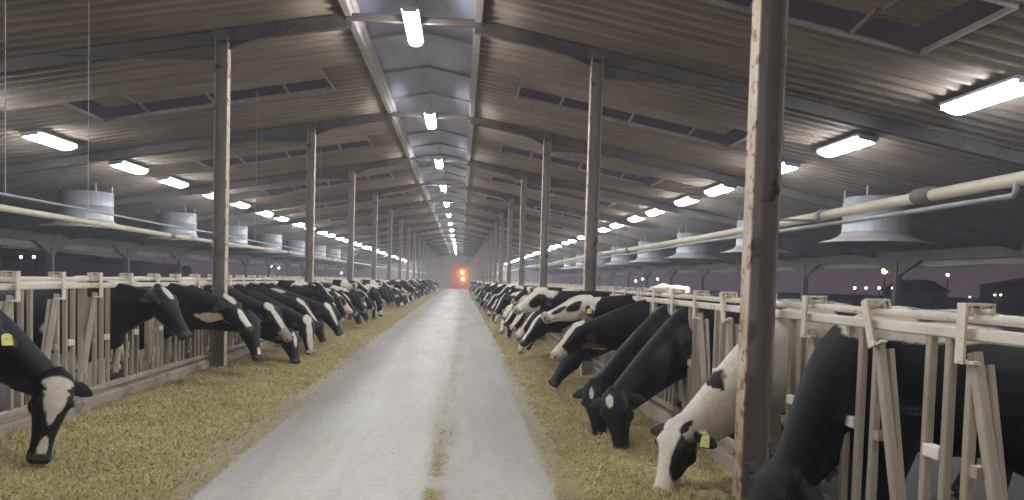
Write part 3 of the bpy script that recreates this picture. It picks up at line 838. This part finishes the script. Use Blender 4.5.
# LY: 1.25 + .7256 k
def near_l(y): return min(range(200), key=lambda k: abs(LY[k] - y))
used = {-1: set(), 1: set()}
def HL(y, pw, mw, hint, coat, lab, **kw):
    k = near_l(y); used[-1].add(k); y0 = LY[k] + kw.pop('yo', 0)
    return hero(-1, y0, (pw[0], y0 + pw[1], pw[2]), (mw[0], y0 + mw[1], mw[2]), hint, coat, lab, **kw)
def near_r(y): return min(range(200), key=lambda k: abs(STALL_R(k) - y))
def HR(y, pw, mw, hint, coat, lab, **kw):
    k = near_r(y); used[1].add(k); y0 = STALL_R(k) + kw.pop('yo', 0)
    return hero(1, y0, (pw[0], y0 + pw[1], pw[2]), (mw[0], y0 + mw[1], mw[2]), hint, coat, lab, **kw)

HL(4.9, (-2.98, 0, 1.19), (-3.18, -.44, .82), (.25, -.75, .6), body(.8), 'black cow at the picture edge, only its yellow tagged ear and cheek in view', tags=(-1, 1), voxel=.017, seed=1)
HL(5.6, (-2.92, 0, .70), (-3.04, -.05, .06), (.62, -.75, .15),
   [('H', (.055, .09, 0), (.07, .13, .105), W_), ('H', (.13, .1, 0), (.12, .12, .065), W_), ('H', (.22, .1, 0), (.09, .12, .03), W_), ('H', (.47, .07, 0), (.085, .1, .03), W_)] + body(.8),
   'large black cow eating head down, white triangle on forehead and white nose tip', voxel=.014, seed=2, tags=(), ear_droop=.45, xo=.2, neck_drop=.12)
HL(8.35, (-3.36, 0, 1.27), (-3.0, -.10, .74), (.75, -.35, .55),
   [('H', (.06, .085, -.02), (.09, .07, .045), W_), ('N', (.75, -1, 0), (.25, .35, .6), K_)] + body(.8) + B_WHITE_BACK,
   'black cow holding its head up in profile, small white star on forehead', voxel=.015, seed=3, ear_droop=-.1)
HL(9.6, (-3.08, 0, 1.14), (-2.70, -.12, .71), (.7, -.5, .5),
   [('N', (.75, -.75, 0), (.5, .65, 1.3), W_), ('H', (.05, -.14, 0), (.22, .10, .2), W_), ('H', (.04, .08, 0), (.12, .1, .05), W_), ('H', (.42, .05, 0), (.2, .14, .05), W_)] + body(.5) + B_WHITE_BACK,
   'black cow with white throat and white striped face, head half raised beside the steel column', voxel=.015, seed=4)
HL(10.4, (-2.98, 0, .90), (-2.80, -.1, .22), (.8, -.55, .1), [('H', (.48, .06, 0), (.06, .06, .03), W_)] + body(.6),
   'black cow muzzle deep in the hay with a tiny white nose mark', voxel=.016, seed=5)
HL(11.1, (-2.98, 0, .98), (-2.60, -.05, .46), (.6, -.75, .3), blaze(.038, -.05, .55, .06) + [('H', (.5, -.04, 0), (.16, .14, .12), G_)] + body(.35) + B_WHITE_BACK,
   'black cow with long white blaze and grey jaw, head angled down toward the road', voxel=.016, seed=6, muzzle=PK * .8, yo=.27)
HL(11.8, (-2.75, 0, .55), (-2.62, -.15, .06), (.7, -.6, .2), blaze(.03, .0, .3) + body(.5), 'black cow low behind the white blazed one, white patch between its eyes', voxel=.018, seed=7, yo=.12)
HL(12.6, (-2.62, 0, .74), (-2.52, -.1, .13), (.55, -.8, .2), blaze(.05, -.05, .62, .075) + body(.45) + B_WHITE_BACK, 'black cow grazing hay with a broad white face stripe down to the nose', voxel=.017, seed=8, muzzle=PK)
HL(13.4, (-2.95, 0, 1.02), (-2.55, .05, .55), (.6, -.5, .6), blaze(.03, .0, .5, .05) + [('N', (.8, -.8, 0), (.3, .5, 1), G_)] + body(.45), 'black cow lifting its head with grey throat and thin white blaze, near the second column', voxel=.018, seed=9)
HL(14.1, (-2.55, 0, .9), (-2.25, -.1, .36), (.6, -.7, .4), blaze(.035, -.04, .4, .05) + body(.35), 'black cow bending to the feed with white blaze, just past the second column', voxel=.018, seed=10)
# ---- right row ------------------------------------------------------
HR(4.25, (1.88, -.06, .47), (1.62, -.10, .02), (-.8, -.55, .2),
   [('N', (.12, 1.0, 0), (.20, .30, 1.2), W_), ('B', (-.35, 1.28, .22), (.5, .06, .2), W_), ('B', (-.15, 1.36, 0), (.25, .10, .3), W_), ('noise', .8, W_, [0])],
   'large black cow closest to the camera with a cream streak over its withers', voxel=.014, seed=21, neck_drop=.03, yo=-.12)
used[1].update((near_r(2.8), near_r(3.53), near_r(5.7), near_r(6.43)))
HR(4.98, (1.57, .0, .52), (1.42, -.1, -.04 + .06), (-.75, -.65, .2),
   [('N', (.5, 0, 0), (.62, 2.2, 2.2), W_, .05), ('N', (1.0, .2, -.9), (.17, .9, .9), K_), ('H', (.2, .0, 0), (.9, .5, .5), W_), ('H', (.27, .02, -.12), (.24, .13, .085), K_), ('H', (.03, .0, -.13), (.10, .14, .09), K_),
    ('H', (.33, .02, .13), (.2, .1, .07), K_), ('noise', .3, W_, [0]), ('B', (.0, 1.1, 0), (.42, .6, .8), W_, .4)],
   'mostly white cow with black eye patches and a yellow ear tag, behind the rusty column', voxel=.013, seed=22, yo=.1, tags=(-1,), muzzle=PK)
HR(7.15, (1.38, -.72, .51), (1.46, -.80, .03), (-.55, -.82, .05), [('H', (.06, .09, .01), (.055, .08, .028), W_, .3)] + body(.9),
   'big glossy black cow eating head down with a small white forehead spot', voxel=.014, seed=23, yo=.05)
HR(7.88, (1.32, -.78, .50), (1.38, -.85, .04), (-.55, -.82, .05), [('H', (.07, .09, .0), (.06, .08, .02), W_, .3)] + body(.9),
   'black cow tucked close behind the big black cow, white fleck on brow', voxel=.016, seed=24)
HR(9.34, (1.60, -.05, 1.28), (1.02, -.12, 1.02), (-.3, -.45, .85),
   [('H', (.2, 0, 0), (.6, .5, .5), W_), ('N', (1.0, .1, 0), (.2, 1.6, 1.6), W_), ('H', (.20, .05, -.10), (.13, .055, .05), K_), ('H', (.38, .06, -.04), (.10, .05, .03), K_), ('H', (.20, .05, .10), (.14, .06, .05), K_), ('N', (.3, 0, 0), (.42, 2, 2), K_)] + body(.6),
   'cow with raised white face, black cheek patches, black neck and yellow ear tag', voxel=.014, seed=25, tags=(-1, 1), muzzle=G_)
HR(8.61, (1.42, .0, .98), (1.06, -.2, .60), (-.55, -.6, .55), blaze(.034, -.06, .6, .05) + [('H', (.5, -.02, 0), (.13, .13, .12), W_), ('N', (.9, -.8, 0), (.3, .5, 1), BR), ('N', (.7, -1.0, 0), (.2, .3, .6), W_)] + body(.95),
   'black cow with white blaze and pink nose, head below the raised white face', voxel=.015, seed=26, muzzle=PK)
HR(10.06, (1.62, -.1, .64), (1.26, -.15, .08), (-.6, -.6, .4), body(.9), 'all black cow with its muzzle in the hay, low beneath the pink nosed cow', voxel=.016, seed=27)
HR(10.8, (1.22, .0, 1.33), (.78, -.1, 1.05), (-.4, -.5, .8), [('H', (.2, 0, 0), (.6, .5, .5), W_), ('H', (.22, .02, -.10), (.15, .09, .055), K_), ('H', (.20, .02, .10), (.15, .09, .055), K_), ('N', (1, .6, 0), (.3, .5, 1), W_)] + body(.6),
   'cow reaching out with raised white face and round black eye patches', voxel=.016, seed=29, muzzle=G_)
HR(12.3, (1.28, .0, .98), (.93, -.05, .52), (-.5, -.7, .5), [('H', (.5, .03, 0), (.12, .12, .12), W_), ('H', (.3, .06, 0), (.3, .08, .02), W_)] + body(.15),
   'black cow with white muzzle, head below the white face with round eye patches', voxel=.018, seed=30, muzzle=G_)
HR(13.0, (1.25, .0, 1.12), (.90, 0, .62), (-.5, -.7, .5), blaze(.05, -.05, .6, .08) + body(.0), 'black cow with wide white blaze and half lowered head between second and third right columns', voxel=.018, seed=31, muzzle=PK)

# ---- the rest of both rows: sixteen animals, copied -----------------
rnd = random.Random(3)
VAR = []
kinds = [('low', 0), ('low', 1), ('low', 2), ('low', 3), ('low', 4), ('low', 5), ('low', 6), ('low', 7), ('mid', 1), ('mid', 2), ('mid', 3), ('mid', 4), ('up', 2), ('up', 5), ('up', 3), ('mid', 0)]
FACE = [('plain black face', []), ('narrow white blaze', blaze(.036, -.04, .55)), ('wide white blaze', blaze(.06, -.08, .62, .10)), ('white forehead', [('H', (.08, .08, 0), (.14, .13, .08), W_)]),
        ('white face', [('H', (.25, .0, 0), (.7, .5, .5), W_), ('H', (.2, 0, -.12), (.12, .12, .06), K_), ('H', (.2, 0, .12), (.12, .12, .06), K_)]), ('white blaze and white jaw', blaze(.04, -.05, .6, .06) + [('H', (.35, -.14, 0), (.3, .1, .2), W_)]),
        ('white nose', [('H', (.46, .03, 0), (.12, .14, .09), W_)]), ('white forehead star', [('H', (.1, .09, 0), (.06, .08, .04), W_)])]
POSE = {'low': 'head down', 'mid': 'head half lowered', 'up': 'head raised'}
for i, (pz, fc) in enumerate(kinds):
    j = lambda s_: rnd.uniform(-s_, s_)
    if pz == 'low': pl = (.95 + j(.12), j(.08), .72 + j(.08)); mz = (pl[0] + .12 + j(.1), pl[1] + j(.12), .10 + abs(j(.06)))
    elif pz == 'mid': pl = (.90 + j(.12), j(.08), 1.02 + j(.08)); mz = (pl[0] + .34 + j(.05), pl[1] + j(.14), .54 + j(.08))
    else: pl = (.82 + j(.1), j(.08), 1.30 + j(.05)); mz = (pl[0] + .46 + j(.04), pl[1] + j(.18), .96 + j(.08))
    bw = (.2, .05, -.1, .1)[i % 4]
    coat = list(FACE[fc][1])
    if i % 2 == 0: coat += [('N', (.5, .9, 0), (.6, .6, 1.2), W_, .3)]
    if i % 3 == 1: coat += [('noise', -.05, W_, [1])]
    if i % 4 == 2: coat += [('N', (.8, -.8, 0), (.4, .6, 1), W_)]
    coat += body(bw) + (B_WHITE_BACK if i % 2 else [])
    me, kids = make_cow(pl, mz, (.8, j(.35), .4 if pz != 'low' else .15), coat, voxel=.024, seed=40 + i, tags=((-1, 1) if i % 3 == 0 else ()), eyes=True, muzzle=(DK, PK, G_)[i % 3])
    VAR.append((me, kids, POSE[pz], FACE[fc][0], 'black' if bw > 0 else 'black and white'))
YFAR = 86.0
last = None
for side, st in ((-1, STALL_L), (1, STALL_R)):
    k = 0; n = 0
    while st(k) < YFAR:
        y = st(k); ok = k not in used[side]
        if ok and ((side < 0 and y > 14.0) or (side > 0 and y > 11.0)):
            prob = .93 if side < 0 else .88
            if side < 0 and k % 9 == 5: prob = 0
            if side > 0 and k % 9 == 3: y += .14
            if rnd.random() < prob:
                i = rnd.randrange(len(VAR))
                if i == last: i = (i + 5) % len(VAR)
                last = i
                me, kids, pose, face, bc = VAR[i]
                kk = k - (1 if side < 0 else 0)
                put_cow(me, kids if y < 26 else [], side, y + rnd.uniform(-.04, .04), f'{bc} cow, {face}, {pose}, {ordinal(kk)} stall, {SIDE[side]} fence', x=(FL + rnd.uniform(-.14, .04)) if side < 0 else (FR + rnd.uniform(-.04, .14)))
        k += 1
# a cow standing loose behind the right row
me, kids = make_cow((.55, .25, 1.25), (.9, .5, .85), (.5, .2, .85), [('N', (.5, 0, 0), (.7, 2, 2), W_)] + [('noise', -.2, W_, [0]), ('B', (-1.1, 1.4, 0), (1.3, .3, .5), W_), ('leg', .5, W_)], voxel=.024, seed=77)
o = link('cow', me, None, (5.05, 18.6, 0), math.pi / 2); o.scale = (1.09,) * 3; tag(o, 'white backed cow standing loose behind the right feed row, only its back showing', 'cow')
for nm, m_ in kids: link(nm, m_, o)

# ------------------------------------------------------------------ outside: yard lamps, neighbouring barns
def yard_lamp(px, py, Y, mat, r, lab, grp):
    cx = (px - 512) / 740; cz = -(py - ppy) / 740
    dirv = Vector((right[i] * cx + fwd[i] + up[i] * cz for i in range(3))); t = Y / dirv.y
    p = dirv * t; X, Z = p.x, p.z + CAMH
    o = empty('yard_lamp', (X, Y, -.11)); tag(o, lab, 'lamp', grp)
    zt = max(Z + .11, .9)
    q = MB(); q.tube([(0, 0, 0), (0, 0, zt + r * 1.2)], [.07, .04], 8); q.build('pole', M['pole'], o)
    q = MB(); q.ball((-.06 if X > 0 else .06, -.06, zt), r, 10, 8); q.build('globe', mat, o, True)
    q = MB(); q.box((0, -.04, zt + r * 1.15), (r * 2.4, r * 2.4, r * .3)); q.build('hood', M['pole'], o)
yl = [(885, 271, 42, 'orange', .20, 'orange yard lamp glowing beyond the right eave post', None), (948, 275, 55, 'whitelamp', .15, 'single white yard lamp on the right, above the neighbouring roofs', None),
      (855, 288, 60, 'whitelamp', .14, 'first of four low white yard lamps in a row beyond the right stalls', 'row of four low yard lamps'), (866.5, 288, 60, 'whitelamp', .14, 'second of four low white yard lamps in a row beyond the right stalls', 'row of four low yard lamps'),
      (879.5, 288, 60, 'whitelamp', .14, 'third of four low white yard lamps in a row beyond the right stalls', 'row of four low yard lamps'), (893, 288, 60, 'whitelamp', .15, 'fourth of four low white yard lamps in a row beyond the right stalls', 'row of four low yard lamps'),
      (970, 297, 70, 'whitelamp', .10, 'tiny white lamp low below the dark neighbouring roof', None), (995, 295, 70, 'whitelamp', .12, 'tiny white lamp next to its twin under the peaked roof', None), (1001, 295, 70, 'whitelamp', .12, 'outermost tiny white lamp under the peaked roof', None),
      (636, 281, 75, 'whitelamp', .16, 'white yard lamp left of its pair, seen beyond the white backed cow', None), (643, 279, 75, 'whitelamp', .16, 'white yard lamp, middle of three beyond the white backed cow', None), (658, 279, 75, 'whitelamp', .16, 'white yard lamp, last of three beyond the white backed cow', None),
      (20.5, 257, 60, 'whitelamp', .15, 'white yard lamp beyond the left fence, the outer of a pair', None), (33.5, 257, 60, 'whitelamp', .15, 'white yard lamp beyond the left fence, the inner of a pair', None), (1, 239, 50, 'orange', .22, 'orange yard lamp at the far left edge under the eave', None),
      (270.5, 266, 90, 'whitelamp', .2, 'white lamp between the first two left columns, the brighter of two', None), (278.5, 268, 90, 'whitelamp', .17, 'white lamp between the first two left columns, the dimmer of two', None), (341, 273, 100, 'whitelamp', .17, 'white lamp low between the second and third left columns', None)]
for px, py, Y, mt, r, lab, grp in yl: yard_lamp(px, py, Y, M[mt], r * (.7 if mt == 'whitelamp' else .85), lab, grp)
def far_barn(x0, x1, y0, y1, he, hp, lab):
    o = empty('far_barn', ((x0 + x1) / 2, (y0 + y1) / 2, -.11)); tag(o, lab, 'building')
    w, l = (x1 - x0) / 2, (y1 - y0) / 2
    q = MB(); q.box((0, 0, he / 2), (2 * w - .6, 2 * l - .6, he)); q.build('wall', M['barnwall'], o)
    q = MB(); q.prism([(-w, he), (w, he), (w * .35, hp), (0, hp + .1), (-w * .35, hp)], 'y', -l, l); q.build('roof', M['barnroof'], o)
far_barn(53, 78, 70, 73, 2.5, 4.0, 'dark peaked barn roof at the right picture edge against the dusk sky')
far_barn(36.2, 41.6, 60, 62, 1.7, 2.6, 'low dark shed roof beside the right eave post')
far_barn(-75, -30, 72, 86, 2.1, 3.4, 'low brown shed across the yard on the left side')

# wall lamps over the end door
for px, z, r in ((1.02, 2.55, .17), (1.12, 1.55, .17)):
    o = empty('door_lamp', (XC + px, YEND - .12, z)); tag(o, 'orange lamp glowing on the red end door, ' + ('upper of two' if z > 2 else 'lower of two'), 'lamp', 'orange lamps on the end door')
    q = MB(); q.ball((0, -.1, 0), r, 12, 8); q.build('globe', M['orange_door'], o, True)
    q = MB(); q.box((0, .06, 0), (.14, .2, .14)); q.build('mount', M['pole'], o)

# ------------------------------------------------------------------ dusk sky, view
w = bpy.data.worlds.new('dusk'); SC.world = w; w.use_nodes = True; nt = w.node_tree
bg = nt.nodes['Background']
tc = N(nt, 'ShaderNodeTexCoord'); sp = N(nt, 'ShaderNodeSeparateXYZ'); nt.links.new(tc.outputs['Generated'], sp.inputs[0])
c = ramp(nt, sp.outputs['Z'], [(.0, (.0165, .011, .015)), (.08, (.012, .009, .012)), (.2, (.0058, .0045, .0052))])
nt.links.new(c, bg.inputs['Color']); bg.inputs['Strength'].default_value = 1.0
SC.view_settings.view_transform = 'Standard'
try: SC.view_settings.look = 'None'
except Exception: pass
SC.view_settings.gamma = 1; SC.view_settings.exposure = 2.15; SC.view_settings.use_curve_mapping = False
SC.cycles.max_bounces = 6; SC.cycles.diffuse_bounces = 4; SC.cycles.glossy_bounces = 2; SC.cycles.sample_clamp_indirect = 4

HAZE = 0.0026
if HAZE:
    m = bpy.data.materials.new('barn_haze'); m.use_nodes = True; nt = m.node_tree; nt.nodes.remove(nt.nodes['Principled BSDF'])
    vs = N(nt, 'ShaderNodeVolumeScatter'); vs.inputs['Density'].default_value = HAZE; vs.inputs['Color'].default_value = (.9, .92, 1, 1); vs.inputs['Anisotropy'].default_value = .2
    nt.links.new(vs.outputs[0], nt.nodes['Material Output'].inputs['Volume'])
    q = MB(); q.box((XC, (Y0 + YEND) / 2 - 1, 3.1), (31.5, YEND - Y0 + 4, 6.6)); o = q.build('barn_haze', m)
    tag(o, 'thin dusty haze filling the lit barn', 'haze', None, 'stuff')
